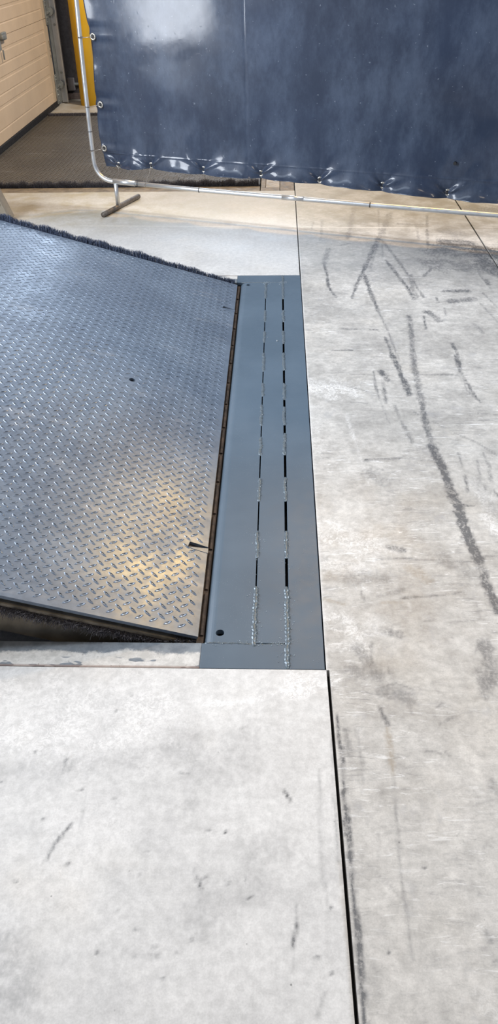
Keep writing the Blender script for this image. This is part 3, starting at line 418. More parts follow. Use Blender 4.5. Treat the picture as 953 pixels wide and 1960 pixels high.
# ---------------------------------------------------------------- raised leveler deck
TH = math.radians(16)
UX = Vector((-math.cos(TH), 0, math.sin(TH))); UN = Vector((math.sin(TH), 0, math.cos(TH)))
HX, HY0, HY1, LEN, PITCH = -.175, 1.247, 3.424, 1.90, .03333
def lug_sheet(width, length, u0, y0, holes=()):
    """tear-drop lugs in deck coordinates (u up the slope, y, n)"""
    V = []; F = []; base = []
    for L, W_, h, n in ((.0125, .0044, 0, 10), (.0108, .0031, .0011, 10)):
        base += [(L * math.cos(2 * PI * k / n), W_ * math.sin(2 * PI * k / n) * (1 - .25 * abs(math.cos(2 * PI * k / n))), h) for k in range(n)]
    base += [(-.0062, 0, .0017), (.0062, 0, .0017)]
    f = [(k, (k + 1) % 10, 10 + (k + 1) % 10, 10 + k) for k in range(10)]
    tri = []
    for k in range(10):
        a, b = 10 + k, 10 + (k + 1) % 10; m = (k + .5) % 10
        tri.append((a, b, 21 if (m < 2.5 or m > 7.5) else 20))
    tri += [(12, 20, 21), (18, 21, 20)][:0]
    fix = []
    for a, b, t in tri: fix.append((a, b, t))
    # close the ridge between the two peaks
    fix += [(12 + 1, 20, 21)][:0]
    base = np.array(base); cnt = 0; faces = []
    ni, nj = int(length / PITCH) + 2, int(width / PITCH) + 2
    cs = []
    for i in range(-1, ni):
        for j in range(-1, nj):
            cs.append((u0 + i * PITCH, y0 + j * PITCH, 0)); cs.append((u0 + (i + .5) * PITCH, y0 + (j + .5) * PITCH, 1))
    out = []
    for u, y, k in cs:
        if not (.008 < u < length - .012 and .011 < y < width - .011): continue
        if any(math.hypot(u - hu, y - hy) < hr for hu, hy, hr in holes): continue
        a = (-1 if k == 0 else 1) * math.radians(42)     # u axis points left
        c, s_ = math.cos(a), math.sin(a)
        P = base.copy(); P[:, 0], P[:, 1] = base[:, 0] * c - base[:, 1] * s_ + u, base[:, 0] * s_ + base[:, 1] * c + y
        out.append(P); o_ = cnt; cnt += len(base)
        faces += [tuple(o_ + q for q in ff) for ff in f] + [tuple(o_ + q for q in ff) for ff in fix]
        faces += [(o_ + 12, o_ + 13, o_ + 20, o_ + 21)][:0]
    return np.concatenate(out), faces
def deck_mesh(width, length, u0, y0, holes=(), notches=(), thick=.009, lugs=True):
    bm = bmesh.new(); prism(bm, [(0, 0), (length, 0), (length, width), (0, width)], -thick, 0); me = from_bm(bm)
    if holes or notches:
        bm = bmesh.new()
        for hu, hy, r in holes: prism(bm, [(hu + r * math.cos(2 * PI * k / 20), hy + r * math.sin(2 * PI * k / 20)) for k in range(20)], -.05, .05)
        for poly in notches: prism(bm, poly, -.05, .05)
        me = boolean_cut(me, from_bm(bm))
    V0 = np.array([v.co[:] for v in me.vertices]); F0 = [tuple(p.vertices) for p in me.polygons]
    hl = [(a, b, r + .010) for a, b, r in holes] + [((p[0][0] + p[1][0]) / 2 * .5 + .022 * .0 + .012, sum(q[1] for q in p) / len(p), .020) for p in notches] + [(.038, sum(q[1] for q in p) / len(p), .017) for p in notches]
    LV, LF = lug_sheet(width, length, u0, y0, hl)
    n0 = len(V0); V = np.concatenate([V0, LV]); F = F0 + [tuple(i + n0 for i in f) for f in LF]
    return V, F
hole_u = .318
nt = [[(-.01, .306 - .0022 - .004), (.050, .3068 - .009), (.050, .3068 + .009), (-.01, .311)], ]
notchN = [(-.01, .0655), (.049, .0525), (.047, .0655), (-.01, .0690)]
def notch(yc): return [(-.012, yc - .0008), (.053, yc - .0105), (.049, yc + .0125), (-.012, yc + .0030)]
deck_holes = [(.318, 1.091, .0115)]; deck_notch = [notch(.316), notch(1.889)]
u0 = .3406 - 10 * PITCH; y0_ = .1569 - 4 * PITCH
DV, DF = deck_mesh(HY1 - HY0, LEN, u0, y0_, deck_holes, deck_notch)
dl = thing('dock_leveler', 'raised dark diamond plate ramp hinged beside the slate grey floor plate, brushes along its sides', 'dock leveler', (HX, HY0, 0))
def deckco(u, y, n): return Vector((HX, HY0, -.002)) + UX * u + Vector((0, y, 0)) + UN * n
def decktrans(V):
    return V[:, :1] * np.array(UX) + V[:, 1:2] * np.array((0, 1., 0)) + V[:, 2:3] * np.array(UN) + np.array((HX, HY0, -.002))
def dpart(name, me, mat, smooth=False, label=None): return part(name, me, mat, dl, smooth, label)
me = mesh(decktrans(DV), DF)
bm = bmesh.new(); bm.from_mesh(me); bmesh.ops.recalc_face_normals(bm, faces=bm.faces); bm.to_mesh(me); bm.free()
dpart('deck_plate', me, M['deck'])
DM = Matrix(((UX.x, 0, UN.x, HX), (0, 1, 0, HY0), (UX.z, 0, UN.z, -.002), (0, 0, 0, 1)))
def dbox(u0, u1, y0, y1, n0, n1, bev=0):
    bm = bmesh.new(); box(bm, u0, u1, y0, y1, n0, n1, bev); bmesh.ops.transform(bm, matrix=DM, verts=bm.verts); return from_bm(bm)
WD = HY1 - HY0
for yc in (.316, 1.889):
    bm = bmesh.new()                                   # flat tongue pressed down beside the lifting notch
    prism(bm, [(-.001, yc - .0200), (.036, yc - .0160), (.051, yc - .0110), (-.001, yc - .0012)], -.0005, .0012)
    bmesh.ops.transform(bm, matrix=DM, verts=bm.verts); dpart('lifting_tab', from_bm(bm), M['deck'])
# stringers under the deck, side angle, skirt
for y_ in (.35, .8, 1.3, 1.8): dpart('stringer', dbox(.05, LEN - .06, y_, y_ + .06, -.10, -.0095), M['black'])
dpart('front_header', dbox(LEN - .05, LEN, .02, WD - .02, -.12, -.0095), M['skirt'])
dpart('hinge_header', dbox(.012, .05, .02, WD - .02, -.06, -.0095), M['rust'])
dpart('side_angle', dbox(.012, LEN, .0, .016, -.032, -.024), M['flange'])
dpart('side_angle', dbox(.012, LEN, WD - .016, WD, -.032, -.024), M['flange'])
dpart('side_skirt', dbox(.020, LEN, .012, .018, -.125, -.0325), M['skirt'])
dpart('side_skirt', dbox(.020, LEN, WD - .018, WD - .012, -.125, -.0325), M['skirt'])
dpart('edge_shadow_bar', dbox(.012, LEN, .014, .03, -.0238, -.0095), M['black']).name = 'edge_shade_bar'  # black bar standing in for the shade in the gap under the deck edge
dpart('lip_plate', dbox(LEN + .001, LEN + .02, .1, WD - .1, -.36, -.002), M['deck'])
# bristles
def bristles(n, base, tip, r):
    """base(i)->point, tip(i)->point"""
    V = []; F = []
    for i in range(n):
        b = base(i); t = tip(i, b); d = (t - b).normalized(); s_ = d.orthogonal().normalized(); q = d.cross(s_)
        k = len(V); rr = r * random.uniform(.7, 1.3)
        for a in (0, 2.094, 4.189): V.append(b + (s_ * math.cos(a) + q * math.sin(a)) * rr)
        for a in (0, 2.094, 4.189): V.append(t + (s_ * math.cos(a) + q * math.sin(a)) * rr * .35)
        F += [(k, k + 1, k + 4, k + 3), (k + 1, k + 2, k + 5, k + 4), (k + 2, k, k + 3, k + 5), (k + 3, k + 4, k + 5)]
    return mesh(V, F)
def nb_base(i):
    u = random.uniform(.0, 1.25) ; return deckco(u, random.uniform(.000, .010), random.uniform(-.046, -.034) if u > .05 else random.uniform(-.04, -.02))
def nb_tip(i, b):
    clump = math.sin(b.x * 310) * .004 + math.sin(b.x * 97) * .004
    t = b + Vector((random.gauss(0, .006), -random.uniform(.008, .022), random.uniform(-.010, .012) + clump))
    if t.z < .003 and t.y < PY0 + .003: t.z = .003 + random.random() * .006
    return t
br = dpart('brush_seal', bristles(8000, nb_base, nb_tip, .0008), M['bristle'], label='black brush strip along the near side'); br['kind'] = 'stuff'
def fb_base(i):
    u = random.uniform(.01, 1.5); return deckco(u, WD + random.uniform(.001, .008), -.02)
def fb_tip(i, b):
    g = .041 + .006 * math.sin(b.x * 55) * math.sin(b.x * 23)
    u = (HX - b.x); g *= min(1, .72 + u * .6)
    return b + Vector((random.gauss(0, .0035), random.uniform(.002, .014), g + random.uniform(-.007, .006)))
br = dpart('brush_seal', bristles(7000, fb_base, fb_tip, .0011), M['bristle_far'], label='blue black upright bristles along the far side'); br['kind'] = 'stuff'
dpart('brush_holder', dbox(.012, LEN, WD + .0005, WD + .010, -.032, -.018), M['black'])
# hinge: barrel and knuckles seen as a rusty strip in the gap
hy = [HY0 + .005 + k * .155 for k in range(15)]
dpart('hinge_strip', boxm(HX - .004, NX - .001, HY0 - .015, HY1 + .01, -.035, -.012), M['rust'], label='rusty hinge strip')
for k, y_ in enumerate(hy[:-1]):
    bm = bmesh.new(); tube(bm, [(HX + .0065, y_ + .006, -.012), (HX + .0065, min(y_ + .145, HY1), -.012)], .0052, 10)
    dpart('hinge_knuckle', from_bm(bm), M['rust'])

# ---------------------------------------------------------------- second leveler, level with the floor by the closed door
d2 = thing('dock_leveler', 'flat brownish steel leveler with black brush edges, in front of the closed beige door', 'dock leveler', (-.105, 5.10, 0))
W2D = 2.285
V2, F2 = deck_mesh(W2D, 1.885, u0, y0_)
V2 = V2 * np.array((-1, 1, 1)) + np.array((-.105, 5.10, -.001))
me = mesh(V2, F2); bm = bmesh.new(); bm.from_mesh(me); bmesh.ops.recalc_face_normals(bm, faces=bm.faces); bm.to_mesh(me); bm.free()
part('deck_plate', me, M['deck_far'], d2)
def b2(i): return Vector((random.uniform(-1.98, -.11), 5.098, random.uniform(-.03, -.012)))
def t2(i, b):
    g = math.sin(b.x * 60) * math.sin(b.x * 17) * .006
    return b + Vector((random.gauss(0, .006), random.uniform(-.012, .012) + g, .044 + random.uniform(-.012, .008) + g))
o = part('brush_seal', bristles(9000, b2, t2, .0018), M['bristle'], d2, label='ragged black brush along the near edge'); o['kind'] = 'stuff'
def b3(i): return Vector((random.uniform(-1.98, -.11), 7.395 + random.uniform(0, .045), -.02))
def t3(i, b): return b + Vector((random.gauss(0, .003), random.uniform(-.003, .003), .034 + random.uniform(-.002, .002)))
o = part('brush_seal', bristles(7000, b3, t3, .003), M['bristle'], d2, label='even black brush along the far edge'); o['kind'] = 'stuff'
part('brush_holder', boxm(-1.98, -.11, 5.082, 5.0985, -.05, -.012), M['black'], d2)
part('brush_holder', boxm(-1.98, -.11, 7.387, 7.45, -.05, -.012), M['black'], d2)
f2 = thing('leveler_rear_frame', 'brownish steel frame set in the floor around the far flat leveler', 'steel frame', (0, FY0 + DY - .06, 0))
y0f = FY0 + DY - .058
bm = bmesh.new(); box(bm, -2.0, -.103, y0f, 5.070, -.014, -.0005, bev=.001); part('curb_angle', from_bm(bm), M['brownframe'], f2)
bm = bmesh.new(); box(bm, -2.0, -.103, 7.452, 7.468, -.014, -.0005, bev=.001); part('curb_angle', from_bm(bm), M['brownframe'], f2)
part('nose_bar', boxm(-.098, -.068, 5.045, 7.43, -.03, -.0005, bev=.003), M['brownframe'], f2)
part('middle_bar', boxm(-.066, .018, 5.045, 7.43, -.014, -.0005, bev=.001), M['skirt'], f2)
part('back_bar', boxm(.021, .1065, y0f, 7.468, -.014, -.0005, bev=.001), M['brownframe'], f2)
part('end_plate', boxm(-.098, .018, y0f, 5.043, -.014, -.0005, bev=.001), M['brownframe'], f2)

# ---------------------------------------------------------------- dock wall, doors
def wallbox(name, x0, x1, y0, y1, z0, z1, m='wall', bev=0):
    return struct(link(name, boxm(x0, x1, y0, y1, z0, z1, bev=bev), M[m]))
D1, D2, OH = (.80, 3.55), (4.72, 7.90), 3.0
bm = bmesh.new()
for a, b in ((-5, D1[0]), (D1[1], D2[0]), (D2[1] + .02, 15)): box(bm, WX - .25, WX, a, b, -.0, 5.0)
box(bm, WX - .25, WX, D1[0], D1[1], OH, 5); box(bm, WX - .25, WX, D2[0], D2[1] + .02, OH, 5)
struct(link('wall_left', from_bm(bm), M['wall']))
struct(link('wall_pier', boxm(WX + .001, -1.62, 8.19, 8.55, .002, 5, bev=.004), M['pier'])).name = 'wall_back'
struct(link('baseboard_back', boxm(WX + .002, -1.61, 8.172, 8.188, .002, .055, bev=.003), M['base']))
# closed sectional door: ribbed panels
def door_sections():
    dr = bpy.data.objects.new('door_1', None); COL.objects.link(dr); dr['kind'] = 'structure'; dr.location = (-2.0, D2[0], 0)
    y0, y1 = 4.75, 7.875
    ribs = [.125, .255, .335, .42, .512, .59, .68, .752, .84, .925, 1.01, 1.10, 1.19]
    zs = .046
    for p in range(5):
        z0, z1 = (.046 if p == 0 else .05 + p * .63 - .0), .05 + (p + 1) * .63 - .003
        prof = [(z0, 0)]
        rr = [r for r in ribs if z0 + .02 < r < z1 - .02] if p < 2 else [z0 + .085 * k for k in range(1, 7)]
        for k, r in enumerate(rr):
            dep = .003
            prof += [(r - .005, 0), (r, -dep), (r + .016 if k % 2 else r + .004, -dep), ((r + .020) if k % 2 else r + .008, 0)]
        prof.append((z1, 0))
        bm = bmesh.new(); A = [bm.verts.new((-2.0 + d, y0, z)) for z, d in prof]; B = [bm.verts.new((-2.0 + d, y1 - .125, z)) for z, d in prof]
        for i in range(len(prof) - 1): bm.faces.new((A[i], B[i], B[i + 1], A[i + 1]))
        a0 = bm.verts.new((-2.04, y0, z0)); a1 = bm.verts.new((-2.04, y0, z1)); b0 = bm.verts.new((-2.04, y1 - .125, z0)); b1 = bm.verts.new((-2.04, y1 - .125, z1))
        bm.faces.new((a0, a1, b1, b0)); bm.faces.new((A[0], a0, b0, B[0])); bm.faces.new((A[-1], B[-1], b1, a1)); bm.faces.new(B + [b1, b0]); bm.faces.new([a0, a1] + A[::-1])
        me = from_bm(bm); me.transform(Matrix.Translation((2.0, -D2[0], 0))); link('door_panel', me, M['door'], dr)
        bm = bmesh.new(); box(bm, -2.038, -1.996, y1 - .1245, y1, z0, z1, bev=.002)
        me = from_bm(bm); me.transform(Matrix.Translation((2.0, -D2[0], 0))); link('door_stile', me, M['stile'], dr)
    me = boxm(-2.03, -1.99, y0, y1 + .01, .0, .044, bev=.006); me.transform(Matrix.Translation((2.0, -D2[0], 0))); link('bottom_seal', me, M['rubber'], dr)
    def dp(nm, me, m): me.transform(Matrix.Translation((2.0, -D2[0], 0))); return link(nm, me, M[m], dr)
    for z in (.16, .72, 1.35):                           # roller hinges on the far stile
        bm = bmesh.new(); box(bm, -1.995, -1.985, y1 - .035, y1 + .03, z - .09, z + .09, bev=.002)
        tube(bm, [(-1.978, y1 - .01, z), (-1.978, y1 + .07, z)], .012, 12); tube(bm, [(-1.975, y1 + .055, z), (-1.975, y1 + .082, z)], .030, 16)
        for dz in (-.07, -.035, .05, .075): tube(bm, [(-1.986, y1 - .015, z + dz), (-1.978, y1 - .015, z + dz)], .007, 8)
        dp('roller_hinge', from_bm(bm), 'track')
    bm = bmesh.new(); box(bm, -1.994, -1.982, y1 - .05, y1 + .03, .02, .15, bev=.002)
    for dz in (.04, .09, .13): tube(bm, [(-1.984, y1 - .02, dz), (-1.974, y1 - .02, dz)], .010, 8)
    dp('corner_bracket', from_bm(bm), 'track')
    for z, h in ((.50, .012), (.475, .018), (.44, .008), (.395, .012)):
        dp('rust_mark', boxm(-1.9955, -1.9948, y1 - .030, y1 - .018, z - h, z + h), 'rust')
    bm = bmesh.new(); box(bm, -1.997, -1.97, 6.46, 6.56, .655, .705, bev=.006); box(bm, -1.972, -1.955, 6.42, 6.50, .668, .692, bev=.005)
    box(bm, -1.996, -1.985, 6.37, 6.44, .60, .66, bev=.004); tube(bm, [(-1.98, 6.44, .60), (-1.98, 6.44, .54)], .006, 8)
    dp('slide_lock', from_bm(bm), 'track')
door_sections()
tr = thing('door_track', 'vertical galvanized guide rail beside the closed beige door', 'rail', (-1.95, 7.95, 0))
bm = bmesh.new()
box(bm, -2.046, -1.99, 7.985, 7.992, 0, 3.3); box(bm, -1.992, -1.986, 7.90, 7.992, .02, 3.3)
part('mounting_angle', from_bm(bm), M['track'], tr)
bm = bmesh.new()
prof = [(-1.985, 8.000), (-1.935, 8.000), (-1.925, 7.990), (-1.925, 7.955), (-1.930, 7.955), (-1.930, 7.985), (-1.938, 7.994), (-1.985, 7.994)]
prism(bm, prof[::-1], .01, 3.3)
part('rail', from_bm(bm), M['galv'], tr)
for z in (.25, .62, 1.1): part('bolt', tubem([(-1.96, 7.996, z), (-1.96, 7.984, z)], .010, 8), M['track'], tr)
# bollard
bm = bmesh.new(); cx_, cy_, r_ = -1.715, 7.905, .079; prof = [(r_, .0), (r_, 1.15)] + [(r_ * math.cos(a), 1.15 + r_ * .6 * math.sin(a)) for a in np.linspace(.2, PI / 2 - .01, 7)]
rings = [[bm.verts.new((cx_ + r * math.cos(2 * PI * k / 40), cy_ + r * math.sin(2 * PI * k / 40), z)) for k in range(40)] for r, z in prof]
for i in range(len(rings) - 1):
    for k in range(40): bm.faces.new((rings[i][k], rings[i][(k + 1) % 40], rings[i + 1][(k + 1) % 40], rings[i + 1][k]))
bm.faces.new(rings[0]); bm.faces.new(rings[-1])
tag(link('bollard', from_bm(bm), M['yellow'], smooth=True), 'yellow round steel bollard standing by the door rail', 'bollard')
# junction box on the pier
jb = thing('junction_box', 'small grey electrical box low on the dark wall between rail and bollard', 'electrical box', (-1.925, 8.189, .13))
part('enclosure', boxm(-1.957, -1.893, 8.15, 8.1895, .078, .182, bev=.005), M['grey'], jb)
part('conduit', tubem([(-1.894, 8.172, .13), (-1.84, 8.172, .13)], .012, 12), M['track'], jb)
part('conduit', tubem([(-1.956, 8.172, .13), (-1.985, 8.172, .13)], .012, 12), M['track'], jb)
# leaning post behind the leveler
pm = boxm(-.035, .035, -.04, .04, 0, 1.1, bev=.004)
lp = thing('leaning_post', 'beige grey square steel post leaning left behind the raised ramp', 'post', (-1.500, 4.40, 0))
pm.transform(Matrix.Translation((-1.500, 4.40, .004)) @ Matrix.Rotation(math.radians(-19), 4, 'Y') @ Matrix.Rotation(math.radians(-4), 4, 'Z'))
part('shaft', pm, M['post'], lp)
part('bolt', tubem([(-1.515, 4.362, .10), (-1.515, 4.354, .10)], .008, 8), M['black'], lp)
part('foot_plate', boxm(-1.54, -1.46, 4.365, 4.435, 0.0, .008, bev=.002), M['post'], lp)

# ---------------------------------------------------------------- curtain and its pipe frame
FA = Vector((-.915, 4.605, 0)); FD = Vector((.9445, -.3284, 0)).normalized(); FN = Vector((-.3284, -.9445, 0)).normalized()
def fp(s_, z, off=0): return FA + FD * s_ + FN * off + Vector((0, 0, z))
PR = .0118; SE = 4.9; ZT = 2.12
pf = thing('curtain_frame', 'galvanized pipe frame on feet holding the dark blue curtain', 'frame', tuple(FA))
def arc(cs, cz, r, a0, a1, n=9): return [(cs + r * math.cos(a), cz + r * math.sin(a)) for a in np.linspace(a0, a1, n)]
R_ = .10
up = [(-.098 + 0, ZT)] + [(-.098, 1.4), (-.100, 1.0), (-.108, .8), (-.115, .55), (-.118, .32)]
path = [fp(s_, z) for s_, z in up[1:] + [(-.118, .262)] + arc(-.118 + R_, .252, R_, PI, 1.5 * PI, 10)[1:] + [(.10, .151)]]
part('corner_pipe', tubem(path, PR, 16), M['galv'], pf, True)
part('upright', tubem([fp(-.098, 1.4), fp(-.098, ZT - .1)] + [fp(a, b) for a, b in arc(-.098 + .1, ZT - .1, .1, PI, PI / 2, 8)], PR, 16), M['galv'], pf, True)
part('bottom_rail', tubem([fp(.02, .1515), fp(.55, .146), fp(1.06, .147), fp(1.7, .149), fp(2.1, .152), fp(SE, .152)], PR, 16), M['galv'], pf, True)
part('top_rail', tubem([fp(0, ZT), fp(SE, ZT)], PR, 16), M['galv'], pf, True)
part('upright', tubem([fp(SE, .150), fp(SE, ZT)], PR, 16), M['galv'], pf, True)
part('sleeve', tubem([fp(-.005, .152), fp(.13, .1505)], PR * 1.22, 16), M['galv'], pf, True)
for s_ in (1.00, 2.6):
    part('coupling', tubem([fp(s_, .147), fp(s_ + .12, .1475)], PR * 1.08, 16), M['galv'], pf, True)
fdir = Vector((.148, .374, 0)).normalized()
for s_ in (.006, 2.9, SE - .01):
    part('foot_stem', tubem([fp(s_, .150), fp(s_, .022)], .0118, 14), M['galv'], pf, True)
    c = fp(s_, .0135); part('foot_bar', tubem([c - fdir * .165, c + fdir * .235], .0135, 14), M['footpipe'], pf, True, label='dull brown foot pipe')
for pts in ([fp(-.103, .844), fp(-.1032, .851)], [fp(-.1145, .524), fp(-.1143, .529)], [fp(-.118, .402), fp(-.118, .406)], [fp(-.118, .306), fp(-.118, .310)], [fp(.144, .1505), fp(.149, .1504)], [fp(.52, .146), fp(.525, .146)], [fp(1.47, .148), fp(1.476, .148)]):
    part('band', tubem(pts, PR * 1.10, 16), M['band'], pf)
# curtain cloth
gs = [.035, .24, .555, .88, 1.199, 1.525, 1.848] + [1.848 + .325 * k for k in range(1, 9)]
gz = [.241, .252, .255, .257, .247, .244, .234] + [.236] * 8
S0, S1, ZTOP = -.052, SE - .08, ZT - .06
def hemz(s_):
    b = np.interp(s_, [-.06, .034, .236, .369, .554, .706, .883, 1.056, 1.203, 1.362, 1.528, 1.682, 1.846, 2.1, 9], [.229, .230, .239, .240, .231, .237, .234, .238, .229, .232, .219, .224, .210, .213, .213])
    return b
def build_curtain():
    ss = np.concatenate([np.arange(S0, 2.2, .006), np.arange(2.2, S1, .02)]); nz1 = 34
    rows = []
    z_hem = .315
    for k in range(nz1): rows.append(('h', k / (nz1 - 1)))
    for z in list(np.arange(.325, 1.1, .012)) + list(np.arange(1.1, ZTOP, .05)) + [ZTOP]: rows.append(('a', z))
    Sg = np.array(ss); hz = hemz(Sg); V = []
    g = np.array(gs); gzz = np.array(gz)
    for kind, v in rows:
        z = hz + (z_hem - hz) * v if kind == 'h' else np.full_like(Sg, v)
        off = .006 * np.sin(Sg * 2.1 + z * 1.3) + .003 * np.sin(Sg * 5.3 - z * 2.2)
        env = np.exp(-np.clip(z - .20, 0, 9) / .055)                 # puckers live near the hem
        i = np.clip(np.searchsorted(g, Sg) - 1, 0, len(g) - 2); a, b = g[i], g[i + 1]; t = np.clip((Sg - a) / (b - a), 0, 1)
        rnd = np.sin(i * 3.7 + 1) * .3 + 1
        env2 = np.exp(-np.clip(z - hz, 0, 9) / .028); off = off + env2 * .026 * np.sin(np.pi * t) + env * .034 * rnd * (np.sin(np.pi * t) ** .7) + env * .006 * np.sin(np.pi * t * 5 + i * 1.3) * np.sin(np.pi * t)
        for gg, zg in zip(gs, gz):                                    # creases fanning up from each grommet
            if gg > 2.4: break
            dx, dz = Sg - gg, z - zg; r = np.hypot(dx, dz) + 1e-6
            for ang, am in ((28, .020), (52, -.008), (128, -.008), (152, .020)):
                aa = math.radians(ang + 6 * math.sin(gg * 7)); perp = np.abs(-dx * math.sin(aa) + dz * math.cos(aa)); along = dx * math.cos(aa) + dz * math.sin(aa)
                off = off + am * np.exp(-(perp / (.006 + .10 * np.clip(along, 0, 1))) ** 2) * np.where(along > 0, np.minimum(along / .02, 1) * np.exp(-np.clip(along, 0, 9) / .055), 0)
            off = off - .010 * np.exp(-(r / .03) ** 2)
        off = off + .002 * np.exp(-((z - .302) / .003) ** 2)            # hem weld
        for zz in (.86, .541, .32):                                   # pulls at the side ties
            dx = Sg - S0; r2 = ((z - zz) / .05) ** 2 + (dx / .09) ** 2
            off = off + .008 * np.exp(-r2) * np.cos((z - zz) * 90)
        off = off + .006 * np.exp(-(Sg - S0) / .03) * np.sin(z * 21)
        off = off - .0010 * np.exp(-((Sg - .803 - .006 * np.sin(z * 4)) / .004) ** 2)   # vertical seam
        pin = S0 + 0 * z
        sx = Sg + np.where(Sg < .2, (.2 - Sg) / .25 * (.010 * np.sin(z * 9.5 + .3) ), 0)
        V.append(np.stack([FA.x + FD.x * sx + FN.x * (off - .001), FA.y + FD.y * sx + FN.y * (off - .001), z], -1))
    V = np.array(V); nr, nc = V.shape[:2]; idx = np.arange(nr * nc).reshape(nr, nc)
    F = np.stack([idx[:-1, :-1], idx[:-1, 1:], idx[1:, 1:], idx[1:, :-1]], -1).reshape(-1, 4)
    me = mesh(V.reshape(-1, 3), F.tolist()); return me, V, ss, rows
me, CV, CS, CROWS = build_curtain()
me.transform(Matrix.Translation(-Vector((FA.x, FA.y, 0))))
cu = link('welding_curtain', me, M['vinyl'], smooth=True); cu.location = (FA.x, FA.y, 0)
sol = cu.modifiers.new('thickness', 'SOLIDIFY'); sol.thickness = .0012; sol.offset = 0
tag(cu, 'glossy dark blue vinyl curtain with grommets, tied inside the pipe frame', 'curtain')
flat = CV.reshape(-1, 3)
def surf(s_, z):
    best = None; d0 = (flat - np.array(FA)[None]); sc = d0 @ np.array(FD); k = np.argmin((sc - s_) ** 2 + (flat[:, 2] - z) ** 2); return Vector(flat[k])
def offn(p): return (p - FA).dot(FN)
def torus(c, R1, r2, nrm, n=24, m=8):
    bm = bmesh.new(); e = Vector((0, 0, 1)); a = (e - nrm * e.dot(nrm)).normalized(); b = nrm.cross(a); rings = []
    for i in range(n):
        t = 2 * PI * i / n; d = a * math.cos(t) + b * math.sin(t)
        rings.append([bm.verts.new(c + d * (R1 + r2 * math.cos(2 * PI * j / m)) + nrm * (r2 * .55 * math.sin(2 * PI * j / m))) for j in range(m)])
    for i in range(n):
        for j in range(m): bm.faces.new((rings[i][j], rings[(i + 1) % n][j], rings[(i + 1) % n][(j + 1) % m], rings[i][(j + 1) % m]))
    return from_bm(bm)
def disc(c, r, nrm, h=.0006):
    return tubem([c - nrm * h, c + nrm * h], r, 20)
pts = [(a, b) for a, b in zip(gs, gz)] + [(-.028, .858), (-.030, .541), (-.034, .322), (-.03, 1.18), (-.03, 1.5), (-.03, 1.82)]
for k, (s_, z) in enumerate(pts):
    p = surf(s_, z) + FN * .0022
    g_ = part('grommet', torus(p, .0125, .0045, FN), M['brass'], cu, True)
    me = disc(p - FN * .0005, .0085, FN); me.transform(Matrix.Translation(-cu.location)); link('eyelet_hole', me, M['black'], g_)
def tie(pth, r=.0016): part('tie_wire', tubem(pth, r, 8), M['wire'], cu, True)
for (s_, z), (s2, z2) in zip(pts[-6:], [(-.104, .846), (-.1145, .526), (-.118, .304), (-.1, 1.17), (-.098, 1.49), (-.098, 1.81)]):
    p = surf(s_, z) + FN * .004; q = fp(s2, z2, PR + .001); tie([p - FN * .004, p + FN * .004, p * .5 + q * .5 + FN * .002, q])
p = surf(gs[0], gz[0]) + FN * .004; tie([p, p + FN * .006 + Vector((0, 0, -.02)), p + FN * .002 + Vector((0, 0, -.045))])
p = surf(gs[1], gz[1]) + FN * .004; q = fp(.195, .150, PR + .002); tie([p - FN * .003, p + FN * .006, p * .6 + q * .4 + FN * .006 + Vector((.008, 0, 0)), q + Vector((.01, 0, .012)), q, q + FD * .012 + Vector((0, 0, -.012))])
p = surf(gs[6], gz[6]) + FN * .004; tie([p, p + FN * .006 - FD * .01 + Vector((0, 0, .004)), p - FD * .045 + Vector((0, 0, .016)) + FN * .003])
# small clip stuck in the vinyl near the right
tube_c = surf(1.87, .375)
part('snap_stud', tubem([tube_c, tube_c + FN * .012], .008, 10), M['black'], cu)

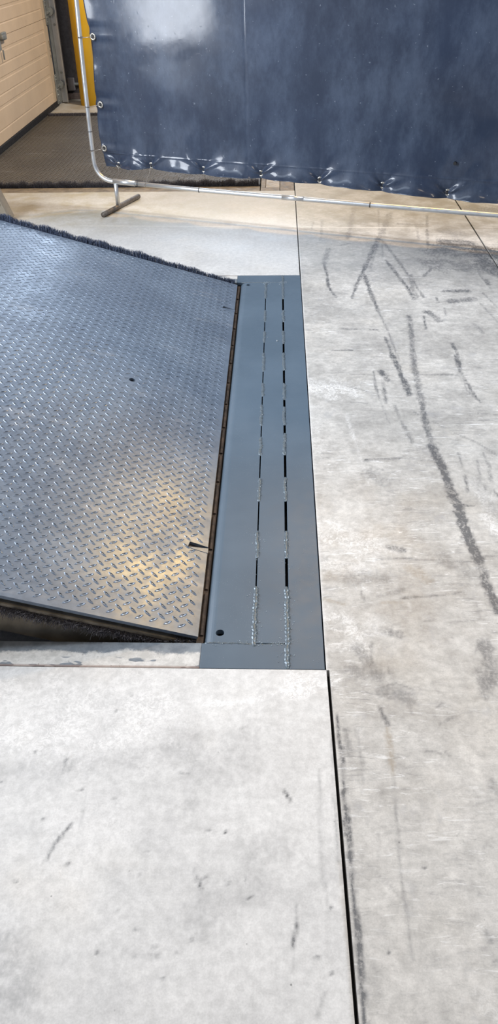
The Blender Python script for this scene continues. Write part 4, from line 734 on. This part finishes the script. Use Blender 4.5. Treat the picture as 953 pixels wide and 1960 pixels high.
# ---------------------------------------------------------------- light
w = bpy.data.worlds.new('hall'); S.world = w; w.use_nodes = True; wt = w.node_tree
bg = wt.nodes['Background']
tc = wt.nodes.new('ShaderNodeTexCoord'); sp = wt.nodes.new('ShaderNodeSeparateXYZ'); wt.links.new(tc.outputs['Generated'], sp.inputs[0])
mr = wt.nodes.new('ShaderNodeMapRange'); mr.inputs[1].default_value = -.1; mr.inputs[2].default_value = 1; wt.links.new(sp.outputs[2], mr.inputs[0])
cr = wt.nodes.new('ShaderNodeValToRGB'); wt.links.new(mr.outputs[0], cr.inputs[0])
cr.color_ramp.elements[0].position = .15; cr.color_ramp.elements[1].position = .8; cr.color_ramp.elements[0].color = (.50, .63, .90, 1); cr.color_ramp.elements[1].color = (.36, .37, .40, 1)
wt.links.new(cr.outputs[0], bg.inputs[0]); bg.inputs[1].default_value = .50
def area(name, loc, target, sx, sy, power, col, spread=180):
    l = bpy.data.lights.new(name, 'AREA'); l.shape = 'RECTANGLE'; l.size = sx; l.size_y = sy; l.energy = power; l.color = col; l.spread = math.radians(spread)
    o = bpy.data.objects.new(name, l); COL.objects.link(o); o.location = loc
    o.rotation_euler = (Vector(target) - Vector(loc)).to_track_quat('-Z', 'Y').to_euler(); return o
# daylight through the open dock door on the left
area('daylight', (-2.5, 2.46, 1.66), (0, 2.46, 1.66), .95, 2.1, 170, (.88, .93, 1.0))
area('daylight', (-2.25, 2.2, 2.85), (-.6, 2.6, 0), .7, 2.4, 25, (.72, .85, 1.0))
area('unseen_overhead_light', (-1.3, 14, 4.9), (-.8, 3.4, .2), 4.0, 2.8, 330, (.74, .86, 1.0))  # unseen cool light added beyond the curtain to brighten the far deck
# warm dock lamp hanging behind the curtain
l = bpy.data.lights.new('dock_lamp', 'POINT'); l.energy = 225; l.color = (1, .58, .15); l.shadow_soft_size = .13
o = bpy.data.objects.new('dock_lamp', l); COL.objects.link(o); o.location = (.81, 5.38, 3.28)
# hall ceiling fixtures
area('unseen_overhead_light', (1.6, -.6, 6.2), (.2, 1.6, 0), 2.4, .8, 70, (1.0, .84, .64))
area('unseen_overhead_light', (4.03, 3.62, 6.0), (1, 4.2, 0), 1.2, .35, 450, (.94, .97, 1.0))

# ---------------------------------------------------------------- camera
cam = bpy.data.cameras.new('camera'); co = bpy.data.objects.new('camera', cam); COL.objects.link(co)
Rw = ((.9994304, .00511645, -.03335714), (.02969439, -.60298346, .79720085), (-.01603497, -.79773728, -.60279193))
m = Matrix(((Rw[0][0], -Rw[0][1], -Rw[0][2], 0), (Rw[1][0], -Rw[1][1], -Rw[1][2], 0), (Rw[2][0], -Rw[2][1], -Rw[2][2], 1.3), (0, 0, 0, 1)))
co.matrix_world = m
cam.sensor_fit = 'VERTICAL'; cam.sensor_height = 24; cam.lens = 1490 / 1960 * 24; cam.clip_start = .02; cam.clip_end = 200
S.camera = co
